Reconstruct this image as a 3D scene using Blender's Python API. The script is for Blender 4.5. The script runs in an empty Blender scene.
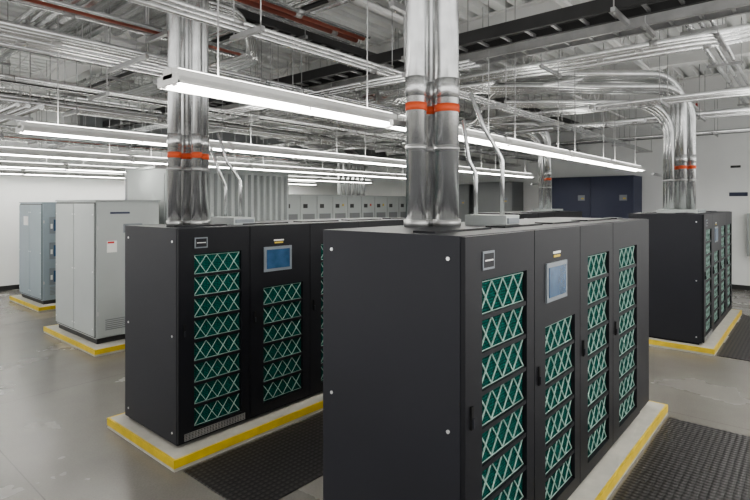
import bpy, math, random
from mathutils import Vector, Matrix
random.seed(7)
sc=bpy.context.scene
try:
    sc.view_settings.view_transform='AgX'
    sc.view_settings.look='AgX - Medium High Contrast'
except Exception: pass

# ---------------------------------------------------------------- materials
MATS={}
def mat(name,col,rough=0.5,metal=0.0,var=0.06,scale=3.0,emit=None,es=0,bump=0.0,spec=0.5):
    m=bpy.data.materials.new(name); m.use_nodes=True
    nt=m.node_tree; n=nt.nodes; l=nt.links
    b=n['Principled BSDF']
    tc=n.new('ShaderNodeTexCoord'); no=n.new('ShaderNodeTexNoise')
    no.inputs['Scale'].default_value=scale; no.inputs['Detail'].default_value=4
    l.new(tc.outputs['Object'],no.inputs['Vector'])
    r=n.new('ShaderNodeValToRGB')
    r.color_ramp.elements[0].position=0.3; r.color_ramp.elements[1].position=0.7
    r.color_ramp.elements[0].color=tuple(c*(1-var) for c in col)+(1,)
    r.color_ramp.elements[1].color=tuple(min(1,c*(1+var)) for c in col)+(1,)
    l.new(no.outputs['Fac'],r.inputs['Fac']); l.new(r.outputs['Color'],b.inputs['Base Color'])
    b.inputs['Roughness'].default_value=rough; b.inputs['Metallic'].default_value=metal
    b.inputs['Specular IOR Level'].default_value=spec
    if emit:
        b.inputs['Emission Color'].default_value=tuple(emit)+(1,); b.inputs['Emission Strength'].default_value=es
    if bump:
        bp=n.new('ShaderNodeBump'); bp.inputs['Strength'].default_value=bump
        l.new(no.outputs['Fac'],bp.inputs['Height']); l.new(bp.outputs['Normal'],b.inputs['Normal'])
    MATS[name]=m; return m
mat('charcoal_powdercoat',(0.020,0.021,0.027),0.48,0,0.05,2,spec=0.4)
mat('charcoal_door',(0.010,0.0105,0.0135),0.45,0,0.05,2,spec=0.35)
mat('black_gap',(0.003,0.003,0.003),0.7)
mat('galvanized',(0.72,0.73,0.73),0.27,0.85,0.12,6)
mat('galv_dull',(0.44,0.44,0.44),0.38,0.7,0.15,5)
mat('dark_steel',(0.06,0.06,0.06),0.5,0.5,0.15,3)
mat('brown_pipe',(0.30,0.085,0.055),0.45,0.2,0.15,3)
mat('orange_band',(0.68,0.11,0.04),0.5)
mat('white_paint',(0.76,0.76,0.75),0.6,0,0.03,2)
mat('ceiling_paint',(0.75,0.76,0.75),0.6,0,0.05,2)
mat('wall_paint',(0.78,0.79,0.78),0.7,0,0.03,1)
mat('grey_enclosure',(0.37,0.395,0.39),0.45,0,0.03,2)
mat('grey_enclosure_dk',(0.18,0.19,0.195),0.45,0,0.03,2)
mat('blue_grey_enclosure',(0.25,0.30,0.33),0.45,0,0.03,2)
mat('slate_blue',(0.034,0.041,0.078),0.5,0,0.05,2)
mat('concrete_pad',(0.40,0.39,0.35),0.75,0,0.08,8)
mat('yellow_paint',(0.56,0.41,0.04),0.55,0,0.12,8)
mat('filter_wire',(0.30,0.42,0.37),0.5)
mat('screen_bezel',(0.20,0.22,0.24),0.4,0.2)
mat('screen_blue',(0.03,0.065,0.12),0.2,0,0.3,8,(0.1,0.3,0.6),0.05)
mat('label_white',(0.7,0.7,0.68),0.5)
mat('label_yellow',(0.5,0.36,0.05),0.5)
mat('label_red',(0.5,0.05,0.04),0.5)
mat('baseboard_dark',(0.03,0.03,0.03),0.5)
mat('tube_glow',(0.9,0.9,0.9),0.5,0,0,1,(1.0,0.98,0.93),26)
mat('added_ceiling_glow',(0.9,0.9,0.9),0.5,0,0,1,(1.0,0.98,0.93),11)  # added upward glow that brightens the ceiling, not a real fixture part
mat('fixture_white',(0.78,0.78,0.76),0.4)
mat('bolt_steel',(0.75,0.75,0.75),0.3,0.8)

def mk_filter():
    m=bpy.data.materials.new('green_filter_media'); m.use_nodes=True
    nt=m.node_tree;n=nt.nodes;l=nt.links;b=n['Principled BSDF']
    tc=n.new('ShaderNodeTexCoord');v=n.new('ShaderNodeTexVoronoi');v.inputs['Scale'].default_value=62
    v.inputs['Randomness'].default_value=0.25
    l.new(tc.outputs['Object'],v.inputs['Vector'])
    r=n.new('ShaderNodeValToRGB');e=r.color_ramp.elements
    e[0].position=0.22;e[0].color=(0.004,0.105,0.083,1);e[1].position=0.58;e[1].color=(0.001,0.020,0.018,1)
    l.new(v.outputs['Distance'],r.inputs['Fac']);l.new(r.outputs['Color'],b.inputs['Base Color'])
    bp=n.new('ShaderNodeBump');bp.inputs['Strength'].default_value=0.4;bp.inputs['Distance'].default_value=0.01
    l.new(v.outputs['Distance'],bp.inputs['Height']);l.new(bp.outputs['Normal'],b.inputs['Normal'])
    b.inputs['Roughness'].default_value=0.85;b.inputs['Specular IOR Level'].default_value=0.12
    MATS['green_filter']=m
mk_filter()
def mk_floor():
    m=bpy.data.materials.new('polished_concrete'); m.use_nodes=True
    nt=m.node_tree;n=nt.nodes;l=nt.links;b=n['Principled BSDF']
    tc=n.new('ShaderNodeTexCoord')
    n1=n.new('ShaderNodeTexNoise');n1.inputs['Scale'].default_value=0.7;n1.inputs['Detail'].default_value=5;n1.inputs['Roughness'].default_value=0.55
    n2=n.new('ShaderNodeTexNoise');n2.inputs['Scale'].default_value=60;n2.inputs['Detail'].default_value=3
    l.new(tc.outputs['Object'],n1.inputs['Vector']);l.new(tc.outputs['Object'],n2.inputs['Vector'])
    r=n.new('ShaderNodeValToRGB');e=r.color_ramp.elements
    e[0].position=0.3;e[0].color=(0.165,0.157,0.142,1);e[1].position=0.72;e[1].color=(0.25,0.24,0.22,1)
    l.new(n1.outputs['Fac'],r.inputs['Fac'])
    mx=n.new('ShaderNodeMixRGB');mx.blend_type='MULTIPLY';mx.inputs['Fac'].default_value=0.3
    l.new(r.outputs['Color'],mx.inputs[1]);l.new(n2.outputs['Fac'],mx.inputs[2])
    br=n.new('ShaderNodeTexBrick');br.offset=0;br.inputs['Scale'].default_value=1.0
    br.inputs['Brick Width'].default_value=5.0;br.inputs['Row Height'].default_value=4.5;br.inputs['Mortar Size'].default_value=0.005
    br.inputs['Color1'].default_value=(1,1,1,1);br.inputs['Color2'].default_value=(1,1,1,1);br.inputs['Mortar'].default_value=(0.6,0.6,0.6,1)
    mp=n.new('ShaderNodeMapping');mp.inputs['Location'].default_value=(0.4,-0.5,0)
    l.new(tc.outputs['Object'],mp.inputs['Vector']);l.new(mp.outputs['Vector'],br.inputs['Vector'])
    m2=n.new('ShaderNodeMixRGB');m2.blend_type='MULTIPLY';m2.inputs['Fac'].default_value=1
    l.new(mx.outputs['Color'],m2.inputs[1]);l.new(br.outputs['Color'],m2.inputs[2])
    l.new(m2.outputs['Color'],b.inputs['Base Color'])
    b.inputs['Specular IOR Level'].default_value=0.45
    rr=n.new('ShaderNodeMapRange');rr.inputs['From Min'].default_value=0.3;rr.inputs['From Max'].default_value=0.7;rr.inputs['To Min'].default_value=0.20;rr.inputs['To Max'].default_value=0.30
    l.new(n1.outputs['Fac'],rr.inputs['Value']);l.new(rr.outputs['Result'],b.inputs['Roughness'])
    n3=n.new('ShaderNodeTexNoise');n3.inputs['Scale'].default_value=1.2;n3.inputs['Detail'].default_value=1
    l.new(tc.outputs['Object'],n3.inputs['Vector'])
    bp=n.new('ShaderNodeBump');bp.inputs['Strength'].default_value=0.08;bp.inputs['Distance'].default_value=0.02
    l.new(n3.outputs['Fac'],bp.inputs['Height']);l.new(bp.outputs['Normal'],b.inputs['Normal'])
    MATS['floor']=m
mk_floor()
def mk_mat():
    m=bpy.data.materials.new('rubber_mat_studded'); m.use_nodes=True
    nt=m.node_tree;n=nt.nodes;l=nt.links;b=n['Principled BSDF']
    tc=n.new('ShaderNodeTexCoord');v=n.new('ShaderNodeTexVoronoi');v.inputs['Scale'].default_value=20;v.inputs['Randomness'].default_value=0.0
    l.new(tc.outputs['Object'],v.inputs['Vector'])
    r=n.new('ShaderNodeValToRGB');e=r.color_ramp.elements
    e[0].position=0.30;e[0].color=(0.055,0.050,0.050,1);e[1].position=0.42;e[1].color=(0.014,0.013,0.014,1)
    l.new(v.outputs['Distance'],r.inputs['Fac']);l.new(r.outputs['Color'],b.inputs['Base Color'])
    bp=n.new('ShaderNodeBump');bp.inputs['Strength'].default_value=0.7;bp.inputs['Distance'].default_value=0.01;bp.invert=True
    l.new(v.outputs['Distance'],bp.inputs['Height']);l.new(bp.outputs['Normal'],b.inputs['Normal'])
    b.inputs['Roughness'].default_value=0.5
    MATS['rubber']=m
mk_mat()

# ---------------------------------------------------------------- mesh builder
class MB:
    def __init__(s): s.v=[];s.f=[];s.m=[];s.sm=[];s.names=[]
    def mi(s,name):
        if name not in s.names: s.names.append(name)
        return s.names.index(name)
    def box(s,x0,x1,y0,y1,z0,z1,m):
        b=len(s.v);k=s.mi(m)
        s.v+=[(x0,y0,z0),(x1,y0,z0),(x1,y1,z0),(x0,y1,z0),(x0,y0,z1),(x1,y0,z1),(x1,y1,z1),(x0,y1,z1)]
        for q in ((0,3,2,1),(4,5,6,7),(0,1,5,4),(1,2,6,5),(2,3,7,6),(3,0,4,7)):
            s.f.append(tuple(b+i for i in q));s.m.append(k);s.sm.append(False)
    def quad(s,pts,m):
        b=len(s.v);s.v+=list(pts);s.f.append(tuple(range(b,b+len(pts))));s.m.append(s.mi(m));s.sm.append(False)
    def tube(s,pts,r,m,n=10,bend=None,cap=True,smooth=True):
        P=[Vector(p) for p in pts]
        if bend and len(P)>2:
            Q=[P[0]]
            for i in range(1,len(P)-1):
                a=(P[i-1]-P[i]);c=(P[i+1]-P[i]);la=a.length;lc=c.length
                a.normalize();c.normalize();ang=a.angle(c)
                if ang>math.pi-0.02: Q.append(P[i]);continue
                R=bend;t=R/math.tan(ang/2)
                mxt=min(la,lc)*0.49
                if t>mxt: t=mxt;R=t*math.tan(ang/2)
                s0=P[i]+a*t
                bis=(a+c).normalized();cen=P[i]+bis*(R/math.sin(ang/2))
                u=(s0-cen);e=(P[i]+c*t-cen)
                tot=u.angle(e);ax=u.cross(e).normalized()
                K=8
                for j in range(K+1):
                    Q.append(cen+Matrix.Rotation(tot*j/K,3,ax)@u)
            Q.append(P[-1]);P=Q
        d0=(P[1]-P[0]).normalized()
        up=Vector((0,0,1)) if abs(d0.z)<0.9 else Vector((1,0,0))
        nx=d0.cross(up).normalized();b0=len(s.v);k=s.mi(m);prev=d0
        for i,p in enumerate(P):
            if i==0:d=d0
            elif i==len(P)-1:d=(P[i]-P[i-1]).normalized()
            else:d=((P[i+1]-P[i]).normalized()+(P[i]-P[i-1]).normalized()).normalized()
            q=prev.rotation_difference(d);nx=q@nx;prev=d;ny=d.cross(nx)
            for j in range(n):
                a=2*math.pi*j/n+math.pi/n
                s.v.append(tuple(p+nx*math.cos(a)*r+ny*math.sin(a)*r))
        for i in range(len(P)-1):
            for j in range(n):
                a=b0+i*n+j;c=b0+i*n+(j+1)%n
                s.f.append((a,c,c+n,a+n));s.m.append(k);s.sm.append(smooth)
        if cap:
            s.f.append(tuple(b0+j for j in range(n))[::-1]);s.m.append(k);s.sm.append(False)
            e=b0+(len(P)-1)*n
            s.f.append(tuple(e+j for j in range(n)));s.m.append(k);s.sm.append(False)
    def build(s,name,bevel=0):
        me=bpy.data.meshes.new(name)
        xs=[p[0] for p in s.v];ys=[p[1] for p in s.v];zs=[p[2] for p in s.v]
        o=Vector(((min(xs)+max(xs))/2,(min(ys)+max(ys))/2,min(zs)))
        me.from_pydata([tuple(Vector(p)-o) for p in s.v],[],s.f)
        for nm in s.names: me.materials.append(MATS[nm])
        me.polygons.foreach_set('material_index',s.m);me.polygons.foreach_set('use_smooth',s.sm)
        me.update()
        ob=bpy.data.objects.new(name,me);ob.location=o;sc.collection.objects.link(ob)
        if bevel:
            bm=ob.modifiers.new('bevel','BEVEL');bm.width=bevel;bm.segments=2;bm.limit_method='ANGLE';bm.angle_limit=math.radians(50)
        return ob

# ---------------------------------------------------------------- room
XE,YN,ZC=16.5,16.0,5.25
ZR=ZC-0.004
XW,YS=-3.0,-3.0
m=MB();m.box(XW,XE,YS,YN,-0.1,0,'wall_paint');o=m.build('floor');o.data.materials[0]=MATS['floor']
m=MB();m.box(XE,XE+0.15,YS,YN+0.15,0,ZC,'wall_paint');m.build('wall_east')
m=MB();m.box(XW,XE,YN,YN+0.15,0,ZC,'wall_paint');m.build('wall_north')
m=MB();m.box(XE-0.015,XE,YS,YN-0.015,0,0.12,'baseboard_dark');m.build('baseboard_east')
m=MB();m.box(XW,XE,YN-0.015,YN,0,0.12,'baseboard_dark');m.build('baseboard_north')
m=MB();y=YS;p=0.30
prof=[]
while y<YN:
    prof+=[(y,ZC),(y+0.17,ZC),(y+0.195,ZC+0.09),(y+0.275,ZC+0.09)];y+=p
prof=[q for q in prof if q[0]<=YN]
for a,b in zip(prof[:-1],prof[1:]):
    m.quad([(XW,a[0],a[1]),(XW,b[0],b[1]),(XE,b[0],b[1]),(XE,a[0],a[1])],'ceiling_paint')
m.box(XW,XE,YS,YN,ZC+0.1,ZC+0.16,'ceiling_paint')
m.build('ceiling')

def ibeam(name,x,z0,z1,w,y0,y1,mt):
    m=MB();m.box(x-w/2,x+w/2,y0,y1,z0,z0+0.025,mt);m.box(x-w/2,x+w/2,y0,y1,z1-0.025,z1,mt)
    m.box(x-0.01,x+0.01,y0,y1,z0+0.025,z1-0.025,mt);return m.build(name)
for x in (0.6,4.0,7.4,10.8,14.2):
    ibeam('ceiling_beam',x,ZC-0.45,ZC,0.22,YS,YN,'white_paint')
for y in (0.5,2.4,4.3,6.2,8.1,10.0,11.9,13.8):
    m=MB()
    m.box(XW,XE,y-0.04,y+0.04,ZC-0.50,ZC-0.455,'white_paint')
    m.box(XW,XE,y-0.03,y+0.03,ZC-0.04,ZC,'white_paint')
    x=XW
    while x<XE-0.5:
        m.tube([(x,y,ZC-0.46),(x+0.3,y,ZC-0.03),(x+0.6,y,ZC-0.46)],0.012,'white_paint',5,cap=False);x+=0.6
    m.build('roof_joist')

# ---------------------------------------------------------------- curbs / mats
def curb(x0,x1,y0,y1,h=0.10):
    m=MB();t=0.022;z=0.028
    m.box(x0+t,x1-t,y0+t,y1-t,z,h,'concrete_pad')
    m.box(x0+0.004,x1-0.004,y0+0.004,y1-0.004,0,z,'concrete_pad')
    m.box(x0,x1,y0,y0+t,z,h,'yellow_paint');m.box(x0,x1,y1-t,y1,z,h,'yellow_paint')
    m.box(x0,x0+t,y0+t,y1-t,z,h,'yellow_paint');m.box(x1-t,x1,y0+t,y1-t,z,h,'yellow_paint')
    return m.build('equipment_pad')
curb(2.19,6.26,1.21,2.52)
curb(2.19,6.26,4.10,5.44)
curb(9.06,12.75,1.14,2.48)
curb(9.06,12.75,4.10,5.44)
curb(3.08,7.3,8.07,10.3)
curb(3.58,7.6,12.25,14.3)
def fmat(x0,x1,y0,y1):
    m=MB();m.box(x0,x1,y0,y1,0,0.012,'rubber');m.build('rubber_floor_mat',0.004)
fmat(2.2,6.15,0.25,1.18)
fmat(2.25,6.15,3.12,4.06)
fmat(9.1,12.7,0.2,1.12)
fmat(9.1,12.7,3.1,4.08)

# ---------------------------------------------------------------- UPS cabinets
def ups(xs,plain_last,y0,y1,zb,H,detail=True,screens=(1,)):
    m=MB();zt=zb+H;x0=xs[0];x1=xs[-1]
    fr=y0+0.05
    m.box(x0+0.012,x1-0.012,fr,y1-0.012,zb+0.06,zt-0.012,'black_gap')
    m.box(x0+0.03,x1-0.03,fr+0.02,y1-0.03,zb,zb+0.06,'black_gap')
    for (a,b) in ((x0,x0+0.012),(x1-0.012,x1)):
        m.box(a,b,y0+0.03,y1,zb+0.03,zt,'charcoal_powdercoat')
    m.box(x0+0.012,x1-0.012,y0+0.03,y1,zt-0.012,zt,'charcoal_powdercoat')
    m.box(x0+0.012,x1-0.012,y1-0.012,y1,zb+0.03,zt-0.012,'charcoal_powdercoat')
    for i in range(len(xs)-1):
        m.box(xs[i]+0.10,xs[i+1]-0.10,y0+0.25,y0+0.40,zt,zt+0.012,'charcoal_door')
    for yy in (y0+0.10,y1-0.08):
        for zz in (0.12,0.98,H-0.12):
            m.tube([(x0-0.006,yy,zb+zz),(x0,yy,zb+zz)],0.011,'bolt_steel',8)
    n=len(xs)-1
    for i in range(n):
        a=xs[i]+0.004;b=xs[i+1]-0.004;w=b-a
        F=y0;B=y0+0.048
        dz0=zb+0.045;dz1=zt-0.004
        D='charcoal_door'
        if plain_last and i==n-1:
            m.box(a,b,F+0.01,B,dz0,dz1,D);continue
        scr=i in screens
        fx0=a+w*0.205;fx1=b-w*0.13
        fz0=zb+0.135;rows=8;rh=(H*0.878-0.135)/8
        if scr: rows=6
        fz1=fz0+rows*rh
        m.box(a,fx0,F,B,dz0,dz1,D);m.box(fx1,b,F,B,dz0,dz1,D)
        m.box(fx0,fx1,F,B,dz0,fz0,D);m.box(fx0,fx1,F,B,fz1,dz1,D)
        m.box(fx0,fx1,F+0.030,F+0.042,fz0,fz1,'green_filter')
        for k in range(1,rows):
            z=fz0+k*rh;m.box(fx0,fx1,F+0.004,F+0.030,z-0.013,z+0.013,D)
        for k in range(rows):
            za=fz0+k*rh+0.018;zc=fz0+(k+1)*rh-0.018
            N=2
            ww=(fx1-fx0-0.02)/(2*N);yq=F+0.022
            p1=[];p2=[]
            for j in range(2*N+1):
                xx=fx0+0.01+j*ww
                p1.append((xx,yq,za if j%2==0 else zc));p2.append((xx,yq+0.001,zc if j%2==0 else za))
            m.tube(p1,0.0052,'filter_wire',4,cap=False,smooth=False)
            m.tube(p2,0.0052,'filter_wire',4,cap=False,smooth=False)
            for z in (za-0.003,zc+0.003):
                m.box(fx0+0.004,fx1-0.004,yq,yq+0.004,z-0.0022,z+0.0022,'filter_wire')
        m.box(a+0.045,a+0.062,F-0.012,F,zb+H*0.50,zb+H*0.56,'black_gap')
        m.box(a+0.047,a+0.060,F-0.022,F-0.012,zb+H*0.505,zb+H*0.53,'charcoal_powdercoat')
        if scr:
            sx0=fx0+0.03;sx1=sx0+0.30;sz0=zb+H*0.770;sz1=zb+H*0.870
            m.box(sx0-0.03,sx1+0.03,F-0.012,F,sz0-0.03,sz1+0.03,'screen_bezel')
            m.box(sx0,sx1,F-0.016,F-0.012,sz0,sz1,'screen_blue')
            m.box(sx0+0.11,sx1-0.08,F-0.004,F,sz1+0.06,sz1+0.075,'label_yellow')
            m.box(sx0+0.10,sx1-0.07,F-0.003,F,sz1+0.085,sz1+0.10,'label_white')
        if i==0:
            m.box(fx0+0.0,fx0+0.13,F-0.006,F,zb+H*0.905,zb+H*0.955,'screen_bezel')
            m.box(fx0+0.012,fx0+0.118,F-0.008,F-0.006,zb+H*0.911,zb+H*0.949,'charcoal_door')
            m.box(fx0+0.02,fx0+0.11,F-0.009,F-0.008,zb+H*0.928,zb+H*0.932,'label_white')
    a=xs[0]+0.06;b=xs[1]-0.06
    for k in range(5):
        z=zb+0.052+k*0.014
        m.box(a,b,y0-0.006,y0,z,z+0.006,'galv_dull')
    k=a
    while k<b:
        m.box(k,k+0.006,y0-0.007,y0,zb+0.052,zb+0.114,'galv_dull');k+=0.03
    return m.build('ups_cabinet')
A=ups([2.284,3.135,3.965,4.795,5.71,6.12],True,1.354,2.393,0.10,2.00)
B=ups([2.311,3.069,3.866,4.67,5.50,6.12],True,4.258,5.305,0.10,1.945)
C=ups([9.18,10.03,10.88,11.73,12.58],False,1.29,2.35,0.10,2.00)
D=ups([9.18,10.03,10.88,11.73,12.58],False,4.25,5.30,0.10,1.97)

# ---------------------------------------------------------------- vertical conduit bundles
def riser(pipes,zb,ztop,turn,band,thin=(),box=None,bend=0.40):
    m=MB()
    for pp in pipes:
        x,y,r,dz=pp[:4]
        zt=ztop+dz
        tx,ty=pp[4] if len(pp)>4 else turn
        m.tube([(x,y,zb),(x,y,zt),(x+tx,y+ty,zt)],r,'galvanized',16,bend=bend)
        if r>0.045:
            m.tube([(x,y,band),(x,y,band+0.055)],r+0.004,'orange_band',16)
            m.tube([(x,y,band+0.10),(x,y,band+0.24)],r+0.006,'galvanized',16)
        m.tube([(x,y,zb),(x,y,zb+0.05)],r+0.015,'galv_dull',16)
        m.tube([(x,y,zb+0.55),(x,y,zb+0.58)],r+0.006,'galv_dull',16)
    xs=[p[0] for p in pipes];ys=[p[1] for p in pipes]
    for z in (band-0.10,band+0.75):
        m.box(min(xs)-0.12,max(xs)+0.12,max(ys)+0.095,max(ys)+0.13,z,z+0.04,'galv_dull')
    for t in thin: m.tube(t,0.017,'galvanized',8,bend=0.12)
    if box:
        m.box(*box,'grey_enclosure')
        m.box(box[0]+0.02,box[1]-0.02,box[2]-0.01,box[2],box[4]+0.02,box[5]-0.02,'screen_bezel')
    return m.build('conduit_riser')
zA=2.10
riser([(3.00,2.18,0.074,0.0),(3.22,2.20,0.060,0.12),(3.20,2.05,0.088,0.0),(3.37,2.10,0.036,0.1)],zA,4.60,(0,5.0),2.93,
   thin=[((3.42,1.98,3.1),(3.47,1.90,2.85),(3.58,1.80,2.6),(3.58,1.80,2.16)),((3.38,2.02,2.9),(3.46,2.02,2.6),(3.50,1.98,2.5),(3.50,1.98,2.16))],
   box=(3.44,3.66,1.70,2.04,2.10,2.18))
zB=2.045
riser([(2.60,4.86,0.064,0.0),(2.77,4.92,0.060,0.0),(2.90,4.84,0.060,0.0),(2.76,4.72,0.05,0.0)],zB,4.66,(0,4.0),2.72,
   thin=[((3.0,4.72,3.0),(3.1,4.70,2.7),(3.24,4.66,2.5),(3.24,4.66,2.13)),((3.0,4.85,2.85),(3.1,4.85,2.6),(3.18,4.85,2.45),(3.18,4.85,2.13))],
   box=(3.06,3.32,4.52,4.95,2.045,2.12),bend=0.3)
riser([(10.20,1.74,0.06,0.0),(10.38,1.84,0.06,0.0),(10.56,1.94,0.06,0.0),
       (10.30,1.62,0.055,-0.22),(10.48,1.70,0.055,-0.22),(10.66,1.80,0.055,-0.22),
       (10.14,1.90,0.04,-0.48,(-1.9,2.2)),(10.30,1.98,0.04,-0.48,(-1.9,2.2)),(10.46,2.06,0.04,-0.48,(-1.9,2.2))],2.10,4.50,(-2.6,3.0),2.86,
   box=(10.05,10.85,1.50,2.12,2.10,2.16),bend=0.55)
riser([(11.8,4.75,0.055,0.0),(11.96,4.84,0.055,0.0),(12.12,4.93,0.055,0.0),(11.75,4.9,0.04,-0.2),(11.9,5.0,0.04,-0.2)],2.07,4.12,(-2.1,2.4),2.8,box=(11.65,12.3,4.6,5.08,2.07,2.13),bend=0.45)

# ---------------------------------------------------------------- overhead conduit racks
def rack(axis,u0,u1,across,z,name='conduit_rack',step=2.2,mt='galvanized',rod=True,strut='galv_dull',off=0.7):
    m=MB();ys=[a for a,_,_ in across]
    for a,r,mm in across:
        zz=z+r
        p=((u0,a,zz),(u1,a,zz)) if axis=='X' else ((a,u0,zz),(a,u1,zz))
        m.tube(p,r,mm or mt,8)
        u=u0+random.random()*2
        while u<u1-0.2:
            q=((u,a,zz),(u+0.09,a,zz)) if axis=='X' else ((a,u,zz),(a,u+0.09,zz))
            m.tube(q,r+0.006,'galv_dull',8);u+=3.0
    lo=min(ys)-0.12;hi=max(ys)+0.12;u=u0+off
    while u<u1:
        if axis=='X': m.box(u-0.02,u+0.02,lo,hi,z-0.041,z,strut)
        else: m.box(lo,hi,u-0.02,u+0.02,z-0.041,z,strut)
        if rod:
            for e in (lo+0.03,hi-0.03):
                q=((u,e,z-0.06),(u,e,ZR)) if axis=='X' else ((e,u,z-0.06),(e,u,ZR))
                m.tube(q,0.0065,'galv_dull',5)
        u+=step
    return m.build(name)
g=None;b_='brown_pipe';d_='dark_steel'
rack('X',-2.5,16.2,[(5.55,0.03,g),(5.66,0.03,g),(5.80,0.045,g),(5.95,0.03,g),(6.10,0.05,g),(6.28,0.03,g)],3.86)
rack('X',-2.5,9.0,[(6.6,0.05,b_),(6.78,0.06,b_),(7.0,0.03,g),(7.13,0.03,g)],4.12)
rack('X',-2.5,4.8,[(4.2,0.022,g),(4.3,0.03,b_),(4.42,0.03,b_),(4.55,0.022,g)],4.30)
rack('X',-2.5,3.6,[(5.1,0.022,g),(5.2,0.03,b_),(5.32,0.022,g)],4.02)
rack('X',-2.5,16.2,[(3.55,0.018,g),(3.64,0.018,g),(3.75,0.025,g)],3.72)
rack('X',-2.5,16.2,[(8.5,0.03,g),(8.65,0.03,g),(8.8,0.04,g),(9.0,0.05,g),(9.2,0.03,g)],3.72)
rack('X',-2.5,16.2,[(7.5,0.03,g),(7.62,0.03,g),(7.74,0.03,g)],3.5)
rack('X',-2.5,16.2,[(9.9,0.03,g),(10.02,0.03,d_),(10.14,0.04,g),(10.3,0.03,g)],4.05)
rack('X',-2.5,16.2,[(6.55,0.02,g),(6.65,0.02,g),(6.75,0.02,d_),(6.86,0.025,g)],3.60)
rack('X',-2.5,9.2,[(10.9,0.04,g),(11.05,0.04,b_),(11.15,0.03,g)],3.45)
rack('X',5.5,16.2,[(6.95,0.022,g),(7.05,0.022,g),(7.15,0.03,g),(7.25,0.022,g)],3.85)
rack('X',-1,16.2,[(11.3,0.03,g),(11.45,0.05,g),(11.7,0.05,g),(11.9,0.03,g)],3.60)
rack('X',-1,16.2,[(14.3,0.03,g),(14.45,0.05,g),(14.7,0.05,g)],3.75)
rack('X',5.0,16.2,[(1.0,0.03,g),(1.12,0.03,g),(1.26,0.04,g)],4.55)
rack('Y',-2,15.5,[(1.95,0.03,g),(2.05,0.03,g),(2.17,0.04,g),(2.32,0.05,g)],4.48)
rack('Y',-2,15.5,[(0.75,0.03,g),(0.90,0.045,b_),(1.05,0.03,g),(1.18,0.03,g),(1.35,0.05,g)],4.20)
rack('Y',3,15.5,[(0.0,0.03,g),(0.12,0.03,g),(0.25,0.04,g)],3.5)
rack('Y',6.5,15.5,[(1.7,0.025,g),(1.8,0.025,g),(1.92,0.035,g)],3.30)
rack('Y',-2,15.5,[(3.9,0.022,g),(4.0,0.022,g),(4.12,0.03,d_),(4.26,0.03,g)],4.56)
rack('Y',2.5,15.5,[(4.3,0.018,g),(4.4,0.018,g),(4.5,0.018,g)],3.60)
rack('Y',-2,15.5,[(7.5,0.04,g),(7.65,0.05,g),(7.85,0.05,g),(8.05,0.04,g)],4.32)
rack('Y',-1,15.5,[(9.3,0.03,g),(9.42,0.03,g),(9.56,0.045,g),(9.72,0.03,g)],3.92)
rack('Y',-1,15.5,[(13.0,0.05,g),(13.2,0.05,g),(13.4,0.03,g),(13.55,0.03,g)],4.15)
rack('Y',2.6,15.5,[(11.3,0.04,g),(11.45,0.03,g)],3.9)
rack('Y',-1,15.5,[(15.2,0.04,g),(15.35,0.03,g),(15.5,0.03,d_)],4.0)
def sweeps(x,y,z,n,sp,r,legs,bend=0.35):
    m=MB()
    for k in range(n):
        o=k*sp;P=[Vector((x,y,z))]
        for (dx,dy,dz) in legs: P.append(P[-1]+Vector((dx,dy,dz)))
        m.tube([tuple(q+Vector((o,o*0.9,0))) for q in P],r,'galvanized',10,bend=bend)
    m.build('conduit_elbow_run')
sweeps(6.9,3.6,4.05,4,0.11,0.032,[(0,2.2,0),(0.5,0.5,0.35),(3.5,0,0)])
sweeps(8.6,2.9,4.30,4,0.12,0.035,[(0,1.6,0),(0.4,0.6,-0.45),(0,4.0,0)])
sweeps(0.9,5.0,4.45,4,0.11,0.032,[(2.6,0,0),(0.4,0.4,-0.3),(0,4,0)])
sweeps(12.3,6.5,3.95,5,0.13,0.045,[(-2.4,0,0),(0,3.2,0),(0,0,1.2)],0.6)
sweeps(-1.5,8.0,3.95,4,0.11,0.032,[(3.2,0,0),(0,1.8,0),(0.4,0.5,-0.4),(3.0,0,0)],0.4)

def tray(axis,u0,u1,c,w,z,h=0.12,mt='dark_steel',name='cable_tray'):
    m=MB()
    def bx(a0,a1,b0,b1,z0,z1,k):
        if axis=='X': m.box(a0,a1,b0,b1,z0,z1,k)
        else: m.box(b0,b1,a0,a1,z0,z1,k)
    for s in (-1,1):
        e=c+s*w/2
        bx(u0,u1,e-0.004,e+0.004,z,z+h,mt);bx(u0,u1,min(e,e-s*0.04),max(e,e-s*0.04),z,z+0.006,mt);bx(u0,u1,min(e,e-s*0.04),max(e,e-s*0.04),z+h-0.006,z+h,mt)
    u=u0+0.1
    while u<u1-0.1:
        bx(u,u+0.03,c-w/2+0.004,c+w/2-0.004,z+0.02,z+0.045,'galv_dull');u+=0.28
    for k in range(4):
        a=c-w/2+0.07+k*(w-0.14)/4
        p=((u0,a,z+0.062),(u1,a,z+0.062)) if axis=='X' else ((a,u0,z+0.062),(a,u1,z+0.062))
        m.tube(p,0.014,'baseboard_dark' if k%2 else 'dark_steel',6)
    u=u0+1
    while u<u1:
        bx(u-0.02,u+0.02,c-w/2-0.08,c+w/2+0.08,z-0.042,z-0.001,'galv_dull')
        for s in(-1,1):
            e=c+s*(w/2+0.05)
            q=((u,e,z-0.06),(u,e,ZR)) if axis=='X' else ((e,u,z-0.06),(e,u,ZR))
            m.tube(q,0.0065,'galv_dull',5)
        u+=2.4
    return m.build(name)
tray('Y',-2,15.5,5.2,0.34,4.05,0.13)
tray('Y',-2,15.5,6.3,0.28,4.20,0.12,mt='galv_dull')
tray('X',3.5,16,5.25,0.30,4.45,0.10,mt='dark_steel')
tray('X',-2,16,8.1,0.30,4.35,0.10,mt='dark_steel')

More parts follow.
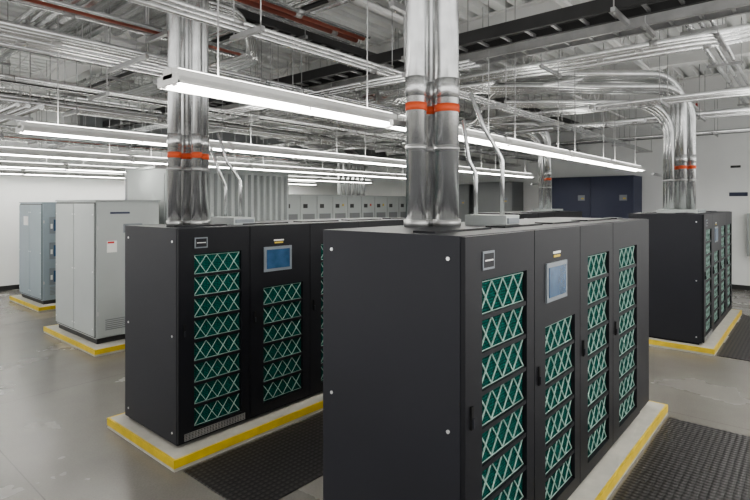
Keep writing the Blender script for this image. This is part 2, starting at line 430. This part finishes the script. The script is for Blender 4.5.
# rectangular duct at the back
m=MB()
m.box(4.5,15.5,12.7,13.5,3.95,4.55,'grey_enclosure_dk')
x=4.5
while x<15.6:
    m.box(x-0.02,x+0.02,12.67,13.53,3.92,4.58,'galv_dull');x+=1.22
for x in (6,9,12,15):
    for y in (12.65,13.55): m.tube([(x,y,3.92),(x,y,ZR)],0.008,'galv_dull',5)
    m.box(x-0.02,x+0.02,12.6,13.6,3.88,3.92,'galv_dull')
m.build('ventilation_duct')

# ---------------------------------------------------------------- fluorescent fixtures
def fixture(y,x0,x1,z=2.99):
    m=MB();n=max(1,round((x1-x0)/2.44));L=(x1-x0)/n
    for i in range(n):
        x=x0+i*L
        a=x+0.01;b=x+L-0.01
        m.box(a,b,y-0.055,y+0.055,z+0.035,z+0.10,'fixture_white')
        m.box(a+0.05,b-0.05,y-0.045,y+0.045,z+0.10,z+0.106,'added_ceiling_glow')  # added emissive strip on the housing top, unseen from below, lights the ceiling
        for s in(-1,1):
            m.quad([(a,y+s*0.055,z+0.06),(b,y+s*0.055,z+0.06),(b,y+s*0.125,z+0.012),(a,y+s*0.125,z+0.012)],'fixture_white')
            m.quad([(a,y+s*0.125,z+0.012),(b,y+s*0.125,z+0.012),(b,y+s*0.125,z-0.004),(a,y+s*0.125,z-0.004)],'fixture_white')
        m.box(a,a+0.012,y-0.125,y+0.125,z-0.004,z+0.06,'fixture_white');m.box(b-0.012,b,y-0.125,y+0.125,z-0.004,z+0.06,'fixture_white')
        for s in(-1,1):
            for k in range(2):
                u0=a+0.02+k*(L-0.04)/2;u1=u0+(L-0.04)/2-0.03
                m.tube([(u0,y+s*0.06,z+0.008),(u1,y+s*0.06,z+0.008)],0.019,'tube_glow',8)
                m.box(u0-0.012,u0,y+s*0.06-0.02,y+s*0.06+0.02,z-0.012,z+0.035,'fixture_white')
        for u in (a+0.35,b-0.35): m.tube([(u,y,z+0.10),(u,y,ZR)],0.006,'galv_dull',5)
    m.tube([(x0,y+0.09,z+0.125),(x1,y+0.09,z+0.125)],0.012,'galvanized',6)
    return m.build('fluorescent_light_fixture')
fixture(3.0,1.55,12.6)
fixture(6.1,1.60,13.85)
fixture(9.1,-0.9,14.0)
fixture(12.2,-0.9,14.0)
fixture(15.1,-0.9,14.0)
fixture(0.0,1.6,13.8)
fixture(-2.2,-2.8,9.5)

# ---------------------------------------------------------------- other equipment
def panel_cab(name,x0,x1,y0,y1,zb,H,nd,mt='grey_enclosure',base='baseboard_dark',extras=None,west=2):
    m=MB();zt=zb+H
    m.box(x0+0.02,x1-0.02,y0+0.04,y1-0.02,zb,zb+0.08,base)
    m.box(x0,x1,y0+0.03,y1,zb+0.08,zt,mt)
    w=(x1-x0)/nd
    for i in range(nd):
        a=x0+i*w+0.008;b=x0+(i+1)*w-0.008
        m.box(a,b,y0,y0+0.026,zb+0.10,zt-0.02,mt)
        m.box(b-0.07,b-0.05,y0-0.03,y0,zb+H*0.45,zb+H*0.53,'dark_steel')
        for zz in (0.2,0.8): m.box(a-0.004,a+0.02,y0-0.01,y0,zb+H*zz,zb+H*zz+0.06,'galv_dull')
        for k in range(6): m.box(a+0.12,b-0.12,y0-0.006,y0,zb+0.2+k*0.03,zb+0.212+k*0.03,'grey_enclosure_dk')
    w=(y1-y0-0.04)/west
    m.box(x0-0.008,x0,y0+0.04,y1,zb+0.1,zt-0.02,'dark_steel')
    for i in range(west):
        a=y0+0.04+i*w+0.008;b=y0+0.04+(i+1)*w-0.008
        m.box(x0-0.022,x0-0.008,a,b,zb+0.12,zt-0.04,mt)
        for zz in (0.1,0.5,0.9):
            m.box(x0-0.028,x0-0.022,a+0.03,a+0.05,zb+H*zz,zb+H*zz+0.02,'bolt_steel')
            m.box(x0-0.028,x0-0.022,b-0.05,b-0.03,zb+H*zz,zb+H*zz+0.02,'bolt_steel')
    m.box(x0-0.02,x1+0.02,y0-0.01,y1+0.02,zt,zt+0.02,mt)
    if extras: extras(m,x0,x1,y0,y1,zb,zt)
    return m.build(name,0.004)
def ex1(m,x0,x1,y0,y1,zb,zt):
    m.box(x0+0.15,x0+0.30,y0-0.004,y0,zt-0.80,zt-0.62,'label_white')
    m.box(x0+0.16,x0+0.26,y0-0.006,y0-0.004,zt-0.66,zt-0.63,'label_red')
    m.box(x0+0.2,x0+0.5,y0-0.004,y0,zt-0.20,zt-0.17,'slate_blue')
    m.box(x0+0.6,x0+0.68,y0-0.03,y0,zt-0.95,zt-0.75,'dark_steel')
    m.box(x0+0.4,x0+0.7,y0-0.01,y0,zt-0.5,zt-0.36,'screen_bezel')
panel_cab('power_distribution_cabinet',3.21,4.20,8.35,10.04,0.10,2.20,1,extras=ex1)
def ex2(m,x0,x1,y0,y1,zb,zt):
    for k in range(3):
        z=zt-0.5-k*0.55
        m.box(x0+0.12,x1-0.12,y0-0.01,y0,z-0.16,z+0.2,'screen_bezel')
        m.box(x0+0.20,x1-0.20,y0-0.014,y0-0.01,z-0.10,z+0.14,'screen_blue')
        m.box(x0+0.14,x0+0.18,y0-0.014,y0-0.01,z-0.05,z+0.05,'label_white')
    m.box(x0-0.03,x0-0.022,y0+0.9,y0+1.2,zt-0.5,zt-0.3,'label_white')
panel_cab('battery_monitoring_cabinet',3.73,4.9,12.5,14.05,0.10,2.17,1,extras=ex2,mt='blue_grey_enclosure')
panel_cab('power_distribution_cabinet',5.0,7.4,12.5,14.05,0.10,2.2,2)
panel_cab('tall_electrical_enclosure',5.2,6.6,10.7,11.9,0.0,3.0,2,mt='grey_enclosure_dk')

# ribbed transformer enclosure
m=MB();x0,x1,y0,y1,zb,zt=4.40,7.10,8.45,10.0,0.10,2.88
m.box(x0+0.03,x1-0.03,y0+0.05,y1-0.03,zb,zb+0.1,'dark_steel')
m.box(x0,x1,y0+0.04,y1,zb+0.1,zt,'grey_enclosure')
x=x0+0.02
while x<x1-0.06:
    m.quad([(x,y0+0.04,zb+0.15),(x+0.03,y0-0.03,zb+0.15),(x+0.03,y0-0.03,zt-0.06),(x,y0+0.04,zt-0.06)],'grey_enclosure')
    m.quad([(x+0.03,y0-0.03,zb+0.15),(x+0.07,y0-0.03,zb+0.15),(x+0.07,y0-0.03,zt-0.06),(x+0.03,y0-0.03,zt-0.06)],'grey_enclosure')
    m.quad([(x+0.07,y0-0.03,zb+0.15),(x+0.10,y0+0.04,zb+0.15),(x+0.10,y0+0.04,zt-0.06),(x+0.07,y0-0.03,zt-0.06)],'grey_enclosure')
    x+=0.15
m.box(x0-0.03,x1+0.03,y0-0.04,y1+0.03,zt,zt+0.04,'grey_enclosure')
m.box(x0-0.01,x0,y0+0.1,y1-0.1,zb+0.2,zt-0.1,'grey_enclosure')
m.build('transformer_enclosure')

# switchgear lineup
def ex3(m,x0,x1,y0,y1,zb,zt):
    n=9;w=(x1-x0)/n
    for i in range(n):
        a=x0+i*w
        m.box(a+0.12,a+0.28,y0-0.012,y0,zt-0.38,zt-0.26,'dark_steel')
        if i in (3,6): m.box(a+0.42,a+0.48,y0-0.012,y0,zt-0.33,zt-0.26,'label_yellow')
        if i in (5,): m.box(a+0.42,a+0.48,y0-0.012,y0,zt-0.33,zt-0.26,'label_red')
        m.box(a+0.1,a+w-0.1,y0-0.01,y0,zt-0.95,zt-0.55,'grey_enclosure_dk')
panel_cab('switchgear_cabinet',9.3,15.3,11.4,12.6,0.0,2.5,9,extras=ex3)
m=MB()
for k in range(6):
    x=12.4+k*0.24
    m.tube([(x,12.2,2.53),(x,12.2,4.2-k*0.03),(x-2.6,12.2,4.2-k*0.03)],0.07,'galv_dull',12,bend=0.7)
    m.tube([(x,12.2,3.0),(x,12.2,3.06)],0.078,'galv_dull',12)
m.build('conduit_riser')

# equipment along the east wall (faces west)
def wcab(name,x0,x1,y0,y1,zb,H,nd,mt):
    m=MB();zt=zb+H
    m.box(x0+0.03,x1,y0+0.02,y1-0.02,zb,zb+0.08,'baseboard_dark')
    m.box(x0+0.03,x1,y0,y1,zb+0.08,zt,mt)
    w=(y1-y0)/nd
    for i in range(nd):
        a=y0+i*w+0.008;b=y0+(i+1)*w-0.008
        m.box(x0,x0+0.026,a,b,zb+0.1,zt-0.02,mt)
        m.box(x0-0.03,x0,b-0.08,b-0.05,zb+H*0.42,zb+H*0.5,'galv_dull')
        m.box(x0-0.006,x0,a+0.15,a+0.35,zt-0.68,zt-0.52,'screen_bezel')
        m.box(x0-0.008,x0-0.006,a+0.18,a+0.25,zt-0.64,zt-0.60,'label_yellow')
    m.box(x0-0.01,x1,y0-0.01,y1+0.01,zt,zt+0.02,mt)
    return m.build(name,0.004)
wcab('cooling_unit_cabinet',15.5,16.45,3.85,6.15,0,3.02,2,'slate_blue')
wcab('tall_electrical_enclosure',15.6,16.45,7.5,8.9,0,2.95,1,'grey_enclosure_dk')
wcab('tall_electrical_enclosure',15.6,16.45,9.1,10.9,0,2.9,2,'grey_enclosure_dk')
def wpan(y0,y1,z0,z1,zc=4.2):
    m=MB();m.box(XE-0.2,XE,y0,y1,z0,z1,'grey_enclosure');m.box(XE-0.215,XE-0.2,y0+0.04,y1-0.04,z0+0.04,z1-0.04,'grey_enclosure')
    m.box(XE-0.23,XE-0.215,y0+0.08,y0+0.11,(z0+z1)/2,(z0+z1)/2+0.12,'dark_steel')
    m.tube([(XE-0.03,(y0+y1)/2,z1),(XE-0.03,(y0+y1)/2,zc)],0.02,'galvanized',8)
    m.build('wall_panelboard')
wpan(0.7,1.35,0.9,2.0);wpan(2.22,2.86,0.8,2.0,4.85)
m=MB();m.box(XE-0.06,XE,2.46,2.62,4.85,5.0,'label_red');m.box(XE-0.068,XE-0.06,2.50,2.58,4.89,4.96,'label_white');m.build('fire_alarm_strobe')
m=MB();m.box(XE-0.012,XE,1.35,1.75,2.45,2.55,'slate_blue');m.box(XE-0.012,XE,1.5,1.72,3.2,3.26,'dark_steel');m.build('wall_sign')

# ---------------------------------------------------------------- world
w=bpy.data.worlds.new('World');sc.world=w;w.use_nodes=True
bg=w.node_tree.nodes['Background'];bg.inputs['Color'].default_value=(1.0,0.99,0.975,1);bg.inputs['Strength'].default_value=1.5

# ---------------------------------------------------------------- camera
cam=bpy.data.cameras.new('Camera');co=bpy.data.objects.new('Camera',cam);sc.collection.objects.link(co)
co.location=(0,0,2.27)
th=math.atan2(441,515)
co.rotation_euler=(math.radians(90),0,th-math.radians(90))
cam.sensor_width=36;cam.lens=515/750*36
cam.shift_y=-47/750
cam.clip_start=0.05;cam.clip_end=100
sc.camera=co
